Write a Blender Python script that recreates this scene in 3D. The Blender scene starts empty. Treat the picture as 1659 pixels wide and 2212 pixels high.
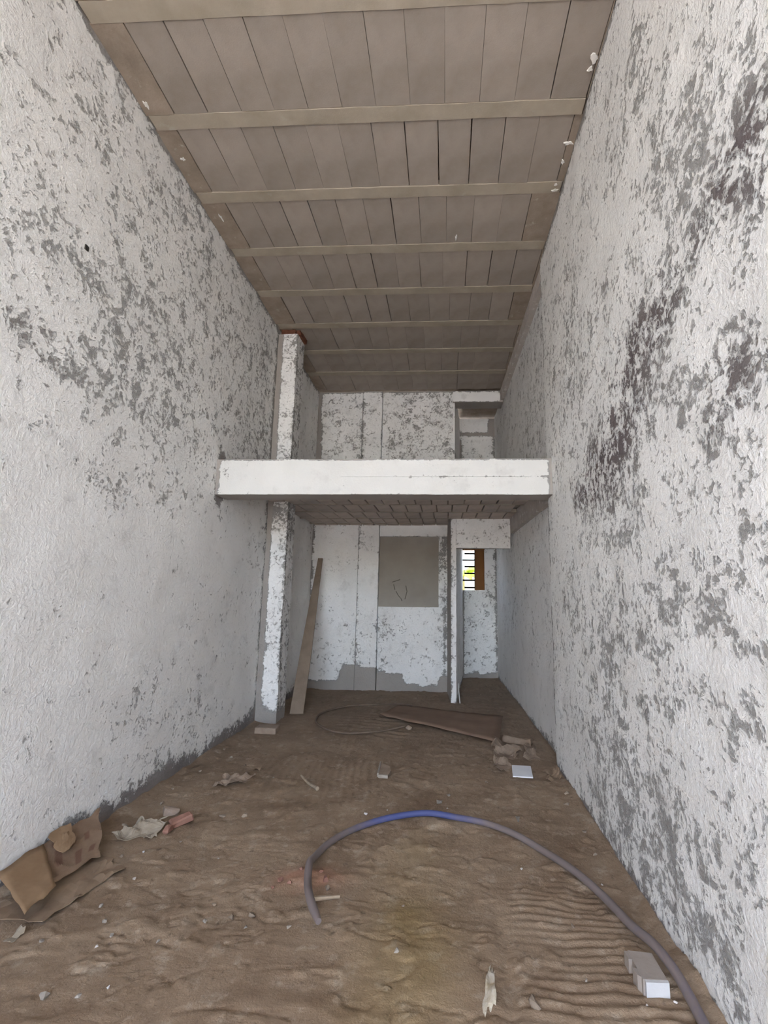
import bpy, bmesh, math, random
import numpy as np
from mathutils import Vector, Matrix

S = bpy.context.scene
C = S.collection
# ------------------------------------------------------------------ camera
F_PX, PX, YAW, PITCH, ROLL = 1061.0, 907.3, 0.0517, 0.1668, 0.0109
cd = bpy.data.cameras.new('camera')
cd.sensor_fit = 'HORIZONTAL'; cd.sensor_width = 36.0
cd.lens = F_PX / 1659.0 * 36.0
cd.shift_x = -(PX - 829.5) / 1659.0
cd.clip_start = 0.05; cd.clip_end = 300
cam = bpy.data.objects.new('camera', cd); C.objects.link(cam)
right = Vector((math.cos(YAW), math.sin(YAW), 0))
fwd = Vector((-math.sin(YAW) * math.cos(PITCH), math.cos(YAW) * math.cos(PITCH), math.sin(PITCH)))
up = right.cross(fwd)
r2 = right * math.cos(ROLL) + up * math.sin(ROLL)
u2 = -right * math.sin(ROLL) + up * math.cos(ROLL)
cam.matrix_world = Matrix(((r2.x, u2.x, -fwd.x, 0), (r2.y, u2.y, -fwd.y, 0), (r2.z, u2.z, -fwd.z, 1.5), (0, 0, 0, 1)))
S.camera = cam
# ------------------------------------------------------------------ sky, sun, exposure
wd = bpy.data.worlds.new('sky'); S.world = wd; wd.use_nodes = True
wn = wd.node_tree.nodes; wl = wd.node_tree.links
sky = wn.new('ShaderNodeTexSky'); sky.sky_type = 'NISHITA'; sky.sun_disc = False
sky.sun_elevation = math.radians(58); sky.sun_rotation = math.radians(230)
sky.air_density = 1.0; sky.dust_density = 3.0; sky.ozone_density = 1.0
hsv = wn.new('ShaderNodeHueSaturation'); hsv.inputs['Saturation'].default_value = 0.95
wl.new(sky.outputs[0], hsv.inputs['Color'])
wl.new(hsv.outputs[0], wn['Background'].inputs['Color'])
wn['Background'].inputs['Strength'].default_value = 0.42
sl = bpy.data.lights.new('sun', 'SUN'); sl.energy = 5.5; sl.angle = math.radians(0.6); sl.color = (1.0, 0.96, 0.90)
sun = bpy.data.objects.new('sun', sl); C.objects.link(sun)
sun.location = (-12, -14, 14)
sun.rotation_euler = Vector((0.41, 0.34, -0.85)).to_track_quat('-Z', 'Y').to_euler()
vs = S.view_settings
vs.view_transform = 'Standard'; vs.look = 'None'; vs.gamma = 1.0; vs.use_curve_mapping = False
vs.exposure = 2.70
S.cycles.max_bounces = 12; S.cycles.diffuse_bounces = 8
# ------------------------------------------------------------------ noise
def hash3(ix, iy, iz, seed):
    h = (ix * 374761393 + iy * 668265263 + iz * 2147483647 + seed * 1274126177) & 0xffffffff
    h = ((h ^ (h >> 13)) * 1274126177) & 0xffffffff
    h = ((h ^ (h >> 16)) * 2246822519) & 0xffffffff
    return ((h ^ (h >> 15)) & 0xffffff) / float(0xffffff)
def vnoise(p, seed=0):
    p = np.asarray(p, float); i = np.floor(p).astype(np.int64); f = p - i
    f = f * f * (3 - 2 * f); o = 0
    for dx in (0, 1):
        for dy in (0, 1):
            for dz in (0, 1):
                w = (f[:, 0] if dx else 1 - f[:, 0]) * (f[:, 1] if dy else 1 - f[:, 1]) * (f[:, 2] if dz else 1 - f[:, 2])
                o = o + w * hash3(i[:, 0] + dx, i[:, 1] + dy, i[:, 2] + dz, seed)
    return o
def fbm(p, scale, octs=4, seed=0, gain=0.5):
    p = np.asarray(p, float) * scale; a = 1.0; t = 0; n = 0
    for k in range(octs):
        t = t + a * (vnoise(p, seed + k * 7) - 0.5); n += a; a *= gain; p = p * 2.03 + 3.7
    return t / n * 2
def sstep(a, b, x):
    t = np.clip((x - a) / (b - a), 0, 1); return t * t * (3 - 2 * t)
# ------------------------------------------------------------------ material helpers
def newmat(name, rough=0.9, spec=0.2):
    m = bpy.data.materials.new(name); m.use_nodes = True
    b = m.node_tree.nodes['Principled BSDF']
    b.inputs['Roughness'].default_value = rough
    b.inputs['Specular IOR Level'].default_value = spec
    return m, m.node_tree.nodes, m.node_tree.links, b
def nd(ns, t, **k):
    n = ns.new(t)
    for a, v in k.items(): setattr(n, a, v)
    return n
def noise(ns, ls, vec, scale, detail=4, rough=0.55, dist=0.0):
    n = ns.new('ShaderNodeTexNoise'); n.inputs['Scale'].default_value = scale
    n.inputs['Detail'].default_value = detail; n.inputs['Roughness'].default_value = rough
    n.inputs['Distortion'].default_value = dist
    ls.new(vec, n.inputs['Vector']); return n.outputs['Fac']
def math_(ns, ls, op, a, b=None, c=None, clamp=False):
    n = ns.new('ShaderNodeMath'); n.operation = op; n.use_clamp = clamp
    for i, v in enumerate((a, b, c)):
        if v is None: continue
        if isinstance(v, (int, float)): n.inputs[i].default_value = v
        else: ls.new(v, n.inputs[i])
    return n.outputs[0]
def mapr(ns, ls, v, a, b, c=0.0, d=1.0, smooth=False, clamp=True):
    n = ns.new('ShaderNodeMapRange'); n.clamp = clamp; n.inputs[1].default_value = a; n.inputs[2].default_value = b
    n.inputs[3].default_value = c; n.inputs[4].default_value = d
    if smooth: n.interpolation_type = 'SMOOTHSTEP'
    ls.new(v, n.inputs[0]); return n.outputs[0]
def mix(ns, ls, f, a, b, mode='MIX'):
    n = ns.new('ShaderNodeMix'); n.data_type = 'RGBA'; n.blend_type = mode
    if isinstance(f, (int, float)): n.inputs[0].default_value = f
    else: ls.new(f, n.inputs[0])
    for i, v in ((6, a), (7, b)):
        if isinstance(v, tuple): n.inputs[i].default_value = (*v, 1)
        else: ls.new(v, n.inputs[i])
    return n.outputs[2]
def bump(ns, ls, h, strength, dist, b):
    n = ns.new('ShaderNodeBump'); n.inputs['Strength'].default_value = strength
    n.inputs['Distance'].default_value = dist
    ls.new(h, n.inputs['Height']); ls.new(n.outputs[0], b.inputs['Normal'])
def attr(ns, name):
    n = ns.new('ShaderNodeAttribute'); n.attribute_name = name; return n.outputs['Fac']
# peeling lime-wash over grey cement; "dens" says how much has flaked, "stain" where the cement is dark
def paint_material(name, white=(0.88, 0.88, 0.87), scale=1.0, bumps=1.0):
    m, ns, ls, b = newmat(name, 0.85, 0.25)
    tc = ns.new('ShaderNodeTexCoord').outputs['Object']
    wn_ = ns.new('ShaderNodeTexNoise'); wn_.inputs['Scale'].default_value = 7; wn_.inputs['Detail'].default_value = 3
    ls.new(tc, wn_.inputs['Vector'])
    sub = nd(ns, 'ShaderNodeVectorMath', operation='SUBTRACT'); ls.new(wn_.outputs['Color'], sub.inputs[0]); sub.inputs[1].default_value = (.5, .5, .5)
    sc = nd(ns, 'ShaderNodeVectorMath', operation='SCALE'); ls.new(sub.outputs[0], sc.inputs[0]); sc.inputs['Scale'].default_value = 0.10
    ad = nd(ns, 'ShaderNodeVectorMath', operation='ADD'); ls.new(tc, ad.inputs[0]); ls.new(sc.outputs[0], ad.inputs[1])
    v = ad.outputs[0]
    n1 = noise(ns, ls, v, 8.5 * scale, 9, 0.66)
    n2 = noise(ns, ls, v, 30 * scale, 6, 0.62)
    n3 = noise(ns, ls, tc, 2.2, 4, 0.6)
    d = attr(ns, 'dens')
    n4 = noise(ns, ls, v, 85 * scale, 4, 0.6)
    val = math_(ns, ls, 'ADD', math_(ns, ls, 'MULTIPLY', n1, 0.46), math_(ns, ls, 'MULTIPLY', n2, 0.40))
    val = math_(ns, ls, 'ADD', val, math_(ns, ls, 'MULTIPLY', n4, 0.14))
    thr = mapr(ns, ls, d, 0, 1, 0.648, 0.492, clamp=False)
    diff = math_(ns, ls, 'SUBTRACT', val, thr)
    mask = mapr(ns, ls, diff, 0.0, 0.012)
    thin = mapr(ns, ls, diff, -0.05, 0.004, 0, 1, True)
    f1 = noise(ns, ls, tc, 90, 3, 0.6)
    wcol = mix(ns, ls, mapr(ns, ls, n3, 0.35, 0.65), tuple(c * 0.93 for c in white), white)
    wcol = mix(ns, ls, math_(ns, ls, 'MULTIPLY', mapr(ns, ls, noise(ns, ls, tc, 4.5, 5, 0.65), 0.56, 0.70), 0.28), wcol, (0.42, 0.41, 0.40))
    wcol = mix(ns, ls, math_(ns, ls, 'MULTIPLY', thin, 0.18), wcol, (0.45, 0.44, 0.43))
    g = mix(ns, ls, mapr(ns, ls, n2, 0.35, 0.65), (0.215, 0.21, 0.205), (0.36, 0.355, 0.345))
    g = mix(ns, ls, mapr(ns, ls, d, 1.2, 1.9), g, mix(ns, ls, n3, (0.30, 0.275, 0.255), (0.41, 0.38, 0.352)))
    g = mix(ns, ls, attr(ns, 'stain'), g, (0.118, 0.092, 0.095))
    col = mix(ns, ls, mask, wcol, g)
    ls.new(col, b.inputs['Base Color'])
    lay = mapr(ns, ls, diff, -0.035, 0.012, 1.0, 0.0, True)
    h = math_(ns, ls, 'ADD', lay, math_(ns, ls, 'MULTIPLY', n2, 1.1))
    h = math_(ns, ls, 'ADD', h, math_(ns, ls, 'MULTIPLY', f1, 0.25))
    bump(ns, ls, h, 0.9 * bumps, 0.012, b)
    return m
def stone_material(name, c1, c2, scale=6, bscale=60, bs=0.4, bd=0.004, rough=0.95, rnd=0.0, extra=None):
    m, ns, ls, b = newmat(name, rough, 0.15)
    tc = ns.new('ShaderNodeTexCoord').outputs['Object']
    col = mix(ns, ls, mapr(ns, ls, noise(ns, ls, tc, scale, 6, 0.6), 0.3, 0.7), c1, c2)
    if extra:
        col = mix(ns, ls, mapr(ns, ls, noise(ns, ls, tc, extra[0], 5, 0.65), extra[1], extra[2]), col, extra[3])
    if rnd:
        oi = ns.new('ShaderNodeObjectInfo').outputs['Random']
        hv = ns.new('ShaderNodeHueSaturation'); ls.new(col, hv.inputs['Color'])
        ls.new(mapr(ns, ls, oi, 0, 1, 1 - rnd, 1 + rnd), hv.inputs['Value']); col = hv.outputs[0]
    ls.new(col, b.inputs['Base Color'])
    h = math_(ns, ls, 'ADD', noise(ns, ls, tc, bscale, 5, 0.65), math_(ns, ls, 'MULTIPLY', noise(ns, ls, tc, scale * 2, 4), 1.0))
    bump(ns, ls, h, bs, bd, b)
    return m
M = {}
M['paint'] = paint_material('peeling_limewash')
M['paint_back'] = paint_material('peeling_limewash_inner', white=(0.925, 0.925, 0.92), scale=1.12, bumps=0.75)
M['paint_rec'] = paint_material('peeling_limewash_recess', white=(0.82, 0.815, 0.81), bumps=0.8)
M['cement_pale'] = stone_material('pale_cement', (0.44, 0.40, 0.37), (0.56, 0.52, 0.485), 5, 30, 0.5, 0.006, extra=(14, 0.58, 0.66, (0.72, 0.70, 0.68)))
M['beam'] = paint_material('limewash_beam', white=(0.72, 0.72, 0.70), scale=1.5, bumps=0.35)
M['cement'] = stone_material('bare_cement', (0.300, 0.277, 0.247), (0.405, 0.375, 0.338), 5)
M['block'] = stone_material('slab_block', (0.293, 0.255, 0.221), (0.378, 0.333, 0.298), 3.5, 120, 0.35, 0.003, rnd=0.07, extra=(9, 0.60, 0.75, (0.36, 0.33, 0.29)))
M['joist'] = stone_material('joist_concrete', (0.332, 0.293, 0.234), (0.430, 0.379, 0.314), 4, 70, 0.4, 0.004, extra=(7, 0.62, 0.75, (0.42, 0.39, 0.34)))
M['soffit'] = stone_material('soffit_block', (0.403, 0.353, 0.312), (0.544, 0.474, 0.423), 4, 110, 0.35, 0.003, rnd=0.09)
M['mortar'] = stone_material('mortar', (0.249, 0.205, 0.164), (0.372, 0.309, 0.255), 6, 60, 0.5, 0.006, extra=(10, 0.6, 0.72, (0.48, 0.43, 0.35)))
M['infill'] = stone_material('infill_plaster', (0.300, 0.273, 0.243), (0.367, 0.338, 0.300), 2.5, 140, 0.25, 0.003)
M['rust'] = stone_material('broken_clay', (0.09, 0.035, 0.022), (0.22, 0.10, 0.065), 14, 40, 0.8, 0.01)
# ------------------------------------------------------------------ mesh helpers
def link(name, me, mat=None, parent=None):
    o = bpy.data.objects.new(name, me); C.objects.link(o)
    if mat and me is not None and len(me.materials) == 0: me.materials.append(mat)
    if parent: o.parent = parent
    return o
def tag(o, label=None, cat=None, group=None, kind=None):
    if label: o['label'] = label
    if cat: o['category'] = cat
    if group: o['group'] = group
    if kind: o['kind'] = kind
    return o
def empty(name, loc=(0, 0, 0)):
    o = bpy.data.objects.new(name, None); o.location = loc; o.empty_display_size = 0.1; C.objects.link(o); return o
def from_np(name, v, f, smooth=True, sharp=None):
    me = bpy.data.meshes.new(name); me.from_pydata([tuple(x) for x in v], [], [tuple(int(i) for i in q) for q in f]); me.update()
    if smooth:
        me.shade_smooth()
        if sharp: me.set_sharp_from_angle(angle=sharp)
    return me
def set_attr(me, name, vals):
    a = me.attributes.new(name, 'FLOAT', 'POINT'); a.data.foreach_set('value', np.asarray(vals, np.float32))
def box_grid(x0, x1, y0, y1, z0, z1, step):
    """vertices/quads of a box whose faces are grids; coincident edge vertices merged"""
    def ax(a, b): return np.linspace(a, b, max(2, int(round((b - a) / step)) + 1))
    X, Y, Z = ax(x0, x1), ax(y0, y1), ax(z0, z1)
    idx = {}; V = []; Q = []
    def vid(i, j, k):
        key = (i, j, k)
        if key not in idx: idx[key] = len(V); V.append((X[i], Y[j], Z[k]))
        return idx[key]
    nx, ny, nz = len(X) - 1, len(Y) - 1, len(Z) - 1
    for i in range(nx):
        for k in range(nz):
            Q.append((vid(i, 0, k), vid(i + 1, 0, k), vid(i + 1, 0, k + 1), vid(i, 0, k + 1)))
            Q.append((vid(i, ny, k), vid(i, ny, k + 1), vid(i + 1, ny, k + 1), vid(i + 1, ny, k)))
    for j in range(ny):
        for k in range(nz):
            Q.append((vid(0, j, k), vid(0, j, k + 1), vid(0, j + 1, k + 1), vid(0, j + 1, k)))
            Q.append((vid(nx, j, k), vid(nx, j + 1, k), vid(nx, j + 1, k + 1), vid(nx, j, k + 1)))
    for i in range(nx):
        for j in range(ny):
            Q.append((vid(i, j, 0), vid(i, j + 1, 0), vid(i + 1, j + 1, 0), vid(i + 1, j, 0)))
            Q.append((vid(i, j, nz), vid(i + 1, j, nz), vid(i + 1, j + 1, nz), vid(i, j + 1, nz)))
    return np.array(V), Q
def rough_box(name, x0, x1, y0, y1, z0, z1, mat, step=0.05, dens=None, amp=0.006, nscale=6.0, warp=None, parent=None, stain=None, seed=1):
    v, q = box_grid(x0, x1, y0, y1, z0, z1, step)
    p = v.copy()
    d = dens(p) if dens is not None else np.zeros(len(p))
    s = stain(p) if stain is not None else np.zeros(len(p))
    if amp:
        for a in range(3): v[:, a] += amp * fbm(p, nscale, 3, seed + a * 31)
    if warp is not None: v = warp(v)
    me = from_np(name, v, q, True, math.radians(40))
    set_attr(me, 'dens', d); set_attr(me, 'stain', s)
    return link(name, me, mat, parent)
def bev_box(name, sx, sy, sz, mat, bevel=0.004, parent=None, loc=(0, 0, 0), rot=(0, 0, 0), seed=None, jit=0.0):
    bm = bmesh.new(); bmesh.ops.create_cube(bm, size=1)
    for vv in bm.verts: vv.co = Vector((vv.co.x * sx, vv.co.y * sy, vv.co.z * sz))
    if jit:
        rr = random.Random(seed)
        for vv in bm.verts: vv.co += Vector([rr.uniform(-jit, jit) for _ in range(3)])
    if bevel: bmesh.ops.bevel(bm, geom=bm.edges[:], offset=bevel, segments=1, affect='EDGES')
    me = bpy.data.meshes.new(name); bm.to_mesh(me); bm.free()
    o = link(name, me, mat, parent); o.location = loc; o.rotation_euler = rot; return o
def blobs(p2, lst):
    o = np.zeros(len(p2))
    for (u, w, ru, rw, a) in lst:
        o += a * np.exp(-(((p2[:, 0] - u) / ru) ** 2 + ((p2[:, 1] - w) / rw) ** 2))
    return o
# ------------------------------------------------------------------ key measures (metres; room axis along +Y)
XL, XR, CEIL = -2.21, 0.9975, 4.971
YF, YSTEP, YB, YN = -4.5, 4.74, 8.05, 9.42
ZSOF, ZLOFT, ZBEAM = 2.63, 2.775, 2.43
def xrec(y): return 1.075 - 0.021 * (y - 4.75)      # rear right wall, slightly skewed
# flaked clusters on the long walls: (depth, height, radius along, radius up, weight)
LB=[(2.14,3.78,0.18,0.17,0.5), (2.2,3.42,0.18,0.22,0.75), (2.49,3.42,0.19,0.19,0.55), (2.34,3.54,0.12,0.1,0.6), (2.74,4.98,0.25,0.19,0.6), (2.44,4.42,0.26,0.14,0.45), (2.7,4.61,0.12,0.09,0.5), (3.13,4.6,0.13,0.09,0.7), (2.26,4.18,0.17,0.13,0.4), (2.9,4.01,0.26,0.25,0.45), (3.6,4.6,0.3,0.23,0.7), (3.99,4.73,0.32,0.25,0.6), (2.3,2.84,0.24,0.14,1.0), (2.59,2.89,0.27,0.16,0.75), (2.92,3.36,0.3,0.21,0.55), (3.29,3.67,0.33,0.21,0.5), (3.09,3.22,0.28,0.16,0.6), (2.7,3.38,0.22,0.11,0.5), (2.61,2.75,0.17,0.11,0.6), (2.96,2.85,0.26,0.12,0.7), (3.41,2.94,0.34,0.21,0.9), (3.74,3.33,0.34,0.23,0.6), (2.91,2.64,0.12,0.15,0.7), (2.41,2.37,0.08,0.07,0.6), (3.21,2.55,0.29,0.13,0.5), (2.96,2.22,0.21,0.09,0.95), (3.13,2.11,0.28,0.12,0.8), (3.78,2.31,0.4,0.22,0.6), (3.45,2.38,0.22,0.1,0.5), (3.91,2.78,0.36,0.16,0.55), (4.5,2.33,0.37,0.17,0.5), (4.37,4.21,0.66,0.54,0.5), (5.34,4.33,0.55,0.65,0.45), (5.63,3.51,0.59,0.5,0.55), (4.46,3.1,0.47,0.35,0.45), (3.96,1.68,0.28,0.15,0.35), (3.76,0.92,0.25,0.09,0.7), (3.4,1.43,0.15,0.1,0.35), (4.43,1.17,0.34,0.21,0.4), (2.78,1.18,0.1,0.08,0.3), (2.92,0.92,0.19,0.07,0.4), (3.51,0.76,0.38,0.1,0.45), (4.69,0.69,0.47,0.26,0.5), (5.8,0.87,0.43,0.48,0.5), (5.48,1.92,0.54,0.41,0.35), (2.81,0.25,0.13,0.07,0.7), (2.92,0.15,0.18,0.08,0.55), (3.15,0.26,0.25,0.14,0.4), (3.88,0.25,0.45,0.17,0.5), (4.58,0.35,0.45,0.21,0.55), (3.65,0.57,0.34,0.13,0.35), (2.67,0.66,0.19,0.1,0.25), (3.38,0.56,0.15,0.09,0.5), (2.05,4.34,0.14,0.1,-0.3), (2.19,4.38,0.16,0.1,-0.2), (2.98,1.72,0.87,0.37,-0.3), (2.58,1.95,0.32,0.3,-0.3), (2.59,4.01,0.21,0.17,-0.3), (3.24,3.98,0.32,0.21,-0.2)]
RB=[(1.37,3.09,0.12,0.09,0.9), (1.48,3.07,0.16,0.09,0.8), (1.41,2.86,0.12,0.1,1.0), (1.58,2.95,0.18,0.13,0.7), (1.63,2.81,0.11,0.07,0.9), (1.53,2.76,0.14,0.08,0.8), (1.76,3.26,0.16,0.11,0.6), (1.92,3.5,0.23,0.24,0.5), (1.86,3.14,0.18,0.13,0.6), (1.95,3.65,0.16,0.12,0.6), (2.09,4.05,0.29,0.18,0.45), (2.38,4.17,0.37,0.26,0.45), (1.73,3.47,0.16,0.09,0.6), (2.03,3.44,0.17,0.11,0.6), (1.97,2.95,0.24,0.12,0.6), (2.08,2.84,0.21,0.12,0.7), (2.29,2.83,0.26,0.16,0.9), (2.47,2.78,0.3,0.17,1.0), (2.06,2.69,0.21,0.08,0.5), (2.76,3.26,0.39,0.25,0.4), (1.78,2.69,0.12,0.07,0.6), (1.62,2.37,0.15,0.08,0.9), (1.71,2.31,0.2,0.1,0.85), (1.57,2.21,0.14,0.09,0.95), (1.92,2.31,0.21,0.09,0.7), (1.74,2.15,0.17,0.1,0.85), (1.53,2.29,0.09,0.09,0.8), (2.06,2.41,0.2,0.1,0.6), (2.34,2.49,0.21,0.14,0.6), (2.65,2.54,0.41,0.15,0.8), (2.82,2.41,0.38,0.16,1.0), (3.1,2.31,0.46,0.15,1.0), (3.31,2.21,0.42,0.12,0.9), (2.49,2.28,0.24,0.09,0.6), (3.56,2.83,0.5,0.34,0.4), (4.07,3.44,0.49,0.8,0.35), (3.58,3.59,0.52,0.43,0.3), (2.23,2.24,0.19,0.08,0.5), (1.88,2.08,0.2,0.07,0.5), (1.65,2.0,0.1,0.06,0.5), (2.04,2.0,0.15,0.05,0.5), (2.88,2.03,0.31,0.11,0.7), (2.55,1.95,0.24,0.09,0.4), (1.79,1.86,0.15,0.04,0.6), (1.67,1.87,0.1,0.06,0.7), (1.75,1.77,0.11,0.06,0.6), (1.61,1.66,0.07,0.09,0.8), (2.84,1.78,0.38,0.1,0.6), (3.36,1.93,0.42,0.19,0.4), (2.22,1.68,0.13,0.05,0.5), (1.8,1.63,0.12,0.06,0.5), (1.67,1.56,0.1,0.06,0.7), (2.24,1.56,0.18,0.08,0.7), (2.13,1.46,0.2,0.08,0.6), (2.82,1.47,0.36,0.13,0.6), (3.17,1.27,0.46,0.11,0.7), (2.64,1.36,0.31,0.09,0.55), (3.4,1.05,0.41,0.18,0.4), (3.8,1.32,0.53,0.34,0.4), (1.96,1.4,0.17,0.09,0.6), (1.84,1.52,0.12,0.07,0.5), (2.49,1.24,0.28,0.11,0.55), (2.18,1.4,0.17,0.08,0.5), (3.12,1.03,0.26,0.08,0.5), (1.84,1.37,0.15,0.06,0.4), (1.91,1.13,0.19,0.08,0.6), (1.75,1.13,0.13,0.07,0.7), (2.23,1.1,0.26,0.08,0.5), (2.59,0.94,0.35,0.11,0.45), (3.35,0.71,0.6,0.23,0.45), (2.96,0.61,0.46,0.15,0.6), (3.44,0.19,0.51,0.23,0.8), (2.8,0.4,0.47,0.14,0.75), (2.39,0.68,0.29,0.12,0.55), (2.7,0.27,0.37,0.13,0.85), (2.29,0.52,0.22,0.09,0.5), (2.91,0.49,0.44,0.15,0.6), (2.62,0.13,0.28,0.09,0.9), (2.29,0.26,0.26,0.09,0.7), (2.09,0.22,0.21,0.1,0.7), (1.95,0.18,0.18,0.09,0.5), (1.91,0.79,0.18,0.08,0.5), (1.74,0.99,0.13,0.07,0.5), (2.01,0.52,0.2,0.08,0.4), (2.25,1.79,0.28,0.08,-0.35), (1.81,1.73,0.12,0.05,-0.2), (1.92,1.24,0.19,0.07,-0.25), (2.04,0.34,0.17,0.07,-0.2), (1.65,2.71,0.11,0.05,-0.4), (2.7,3.68,0.46,0.17,-0.15), (1.57,2.48,0.1,0.08,-0.3), (1.65,2.03,0.13,0.06,-0.2), (2.1,1.21,0.19,0.05,-0.2)]
RS=[(1.39,3.02,0.12,0.13,0.8), (1.51,3.01,0.14,0.13,0.7), (1.61,2.94,0.13,0.13,0.8), (1.42,2.8,0.12,0.09,0.7), (2.35,2.81,0.33,0.18,0.9), (2.62,2.74,0.34,0.2,0.9), (2.81,2.46,0.46,0.19,1), (3.1,2.31,0.56,0.17,1), (3.42,2.23,0.44,0.13,0.9), (1.63,2.29,0.18,0.14,0.8), (1.74,2.15,0.17,0.1,0.7), (2.09,2.8,0.17,0.12,0.7), (1.75,2.9,0.18,0.11,0.6), (2.89,2.01,0.23,0.11,0.5)]
# ------------------------------------------------------------------ floor
def ridge_dir(x, y): return y + 0.07 * x
def floor_h(x, y):
    x = np.atleast_1d(np.asarray(x, float)); y = np.atleast_1d(np.asarray(y, float))
    p = np.stack([x, y, np.zeros_like(x)], 1)
    h = 0.010 * fbm(p, 1.3, 3, 11) + 0.006 * fbm(p * np.array([0.9, 1.3, 1]), 5, 3, 21)
    t = fbm(p * np.array([0.9, 1.25, 1]), 2.6, 4, 31)
    h += 0.004 * sstep(0.06, 0.12, t) + 0.003 * sstep(-0.18, -0.11, t)      # edges of trowelled laps
    h += 0.0036 * fbm(p * np.array([0.9, 1.1, 1]), 19, 3, 41)
    c1 = np.abs(fbm(p * np.array([0.8, 1.25, 1]), 4.5, 4, 45)); h += -0.009 * sstep(0.04, 0.0, c1) * sstep(0.45, 0.6, vnoise(p * 1.7, 46))
    lump = fbm(p, 9, 3, 47); h += 0.009 * sstep(0.24, 0.40, lump)
    # comb marks left in the screed, right front
    wob = 0.035 * fbm(p, 2.5, 2, 51) + 0.010 * fbm(p, 11, 2, 54)
    m = sstep(0.20, 0.42, x + 0.12 * fbm(p, 4, 2, 52)) * sstep(0.96, 0.84, x) * sstep(3.15, 2.6, y) * sstep(1.2, 1.9, y)
    m *= 0.12 + 1.25 * sstep(0.2, 0.8, vnoise(p * np.array([3.0, 6, 1]), 53)) * (0.5 + 0.5 * sstep(2.85, 2.35, y))
    h += 0.0062 * m * (np.sin((ridge_dir(x, y) + wob) * 2 * math.pi / 0.050) + 0.3 * np.sin((ridge_dir(x, y) + wob) * 2 * math.pi / 0.021 + 2))
    # shallow groove along the edge of the combed lane
    gx = x - (0.24 + 0.06 * np.sin(y * 3.0) - 0.10 * (y - 2.2))
    h += -0.012 * np.exp(-(gx / 0.035) ** 2) * sstep(2.9, 2.4, y) + 0.008 * np.exp(-((gx + 0.075) / 0.04) ** 2) * sstep(2.9, 2.4, y)
    m2 = sstep(-1.7, -1.45, x) * sstep(-0.35, -0.6, x) * sstep(3.7, 3.95, y) * sstep(4.95, 4.6, y)
    h += 0.0022 * m2 * np.sin((x + 0.12 * y + wob) * 2 * math.pi / 0.062)
    m3 = sstep(-1.35, -1.15, x) * sstep(-0.2, -0.5, x) * sstep(5.45, 5.65, y) * sstep(6.6, 6.4, y)
    h += 0.007 * m3 * np.sin((y + 0.18 * x + wob) * 2 * math.pi / 0.13)
    # grit heaped against the walls
    h += 0.030 * np.exp(-(np.abs(x - XL) / 0.10)) * (0.6 + 0.8 * vnoise(p * 6, 61)) + 0.022 * np.exp(-(np.abs(x - np.where(y < YSTEP, XR, 1.03)) / 0.07)) * (0.5 + vnoise(p * 7, 62))
    # crumbled clay heap by the hose
    rp = np.exp(-(((x + 0.72) / 0.13) ** 2 + ((y - 2.86) / 0.09) ** 2))
    h += rp * 0.02 * (0.4 + vnoise(p * 30, 63))
    return h
def fz(x, y): return float(floor_h(x, y)[0])
ys = np.concatenate([np.arange(YF, 1.6, 0.05), np.arange(1.6, 3.3, 0.0095), np.arange(3.3, 5.0, 0.016), np.arange(5.0, 9.55, 0.025)])
xs = np.arange(-2.3, 1.2, 0.0125)
gx, gy = np.meshgrid(xs, ys); fx, fy = gx.ravel(), gy.ravel()
nxs, nys = len(xs), len(ys)
fv = np.stack([fx, fy, floor_h(fx, fy)], 1)
ii, jj = np.meshgrid(np.arange(nxs - 1), np.arange(nys - 1)); a0 = (jj * nxs + ii).ravel()
fq = np.stack([a0, a0 + 1, a0 + nxs + 1, a0 + nxs], 1)
me = bpy.data.meshes.new('floor')
me.vertices.add(len(fv)); me.vertices.foreach_set('co', fv.ravel())
me.loops.add(len(fq) * 4); me.loops.foreach_set('vertex_index', fq.ravel().astype(np.int32))
me.polygons.add(len(fq)); me.polygons.foreach_set('loop_start', np.arange(0, len(fq) * 4, 4, dtype=np.int32))
me.update(calc_edges=True); me.validate(); me.shade_smooth()
fp = np.stack([fx, fy, fx * 0], 1)
set_attr(me, 'clay', np.clip(np.exp(-(((fx + 0.72) / 0.16) ** 2 + ((fy - 2.87) / 0.10) ** 2)) * (0.4 + 1.3 * vnoise(fp * 22, 71)), 0, 1))
set_attr(me, 'ochre_patch', np.clip(np.exp(-(((fx + 0.16) / 0.20) ** 2 + ((fy - 2.45) / 0.75) ** 2)) * (0.5 + 0.9 * vnoise(fp * 5, 72)), 0, 1))  # soft ochre patch in the front middle of the floor, broken by noise
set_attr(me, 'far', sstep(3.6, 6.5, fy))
m, ns, ls, b = newmat('dirty_screed', 0.93, 0.18)
tc = ns.new('ShaderNodeTexCoord').outputs['Object']
col = mix(ns, ls, mapr(ns, ls, noise(ns, ls, tc, 2.2, 6, 0.62), 0.34, 0.66), (0.205, 0.142, 0.092), (0.320, 0.238, 0.163))
col = mix(ns, ls, mapr(ns, ls, noise(ns, ls, tc, 9, 6, 0.7), 0.54, 0.72), col, (0.40, 0.325, 0.245))
col = mix(ns, ls, mapr(ns, ls, noise(ns, ls, tc, 17, 5, 0.7), 0.60, 0.74), col, (0.140, 0.098, 0.068))
col = mix(ns, ls, math_(ns, ls, 'MULTIPLY', attr(ns, 'ochre_patch'), 0.42), col, (0.27, 0.19, 0.06))
col = mix(ns, ls, math_(ns, ls, 'MULTIPLY', attr(ns, 'clay'), 0.75), col, (0.42, 0.225, 0.15))
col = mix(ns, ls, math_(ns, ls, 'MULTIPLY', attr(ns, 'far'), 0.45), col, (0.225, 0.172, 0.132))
ls.new(col, b.inputs['Base Color'])
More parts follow.
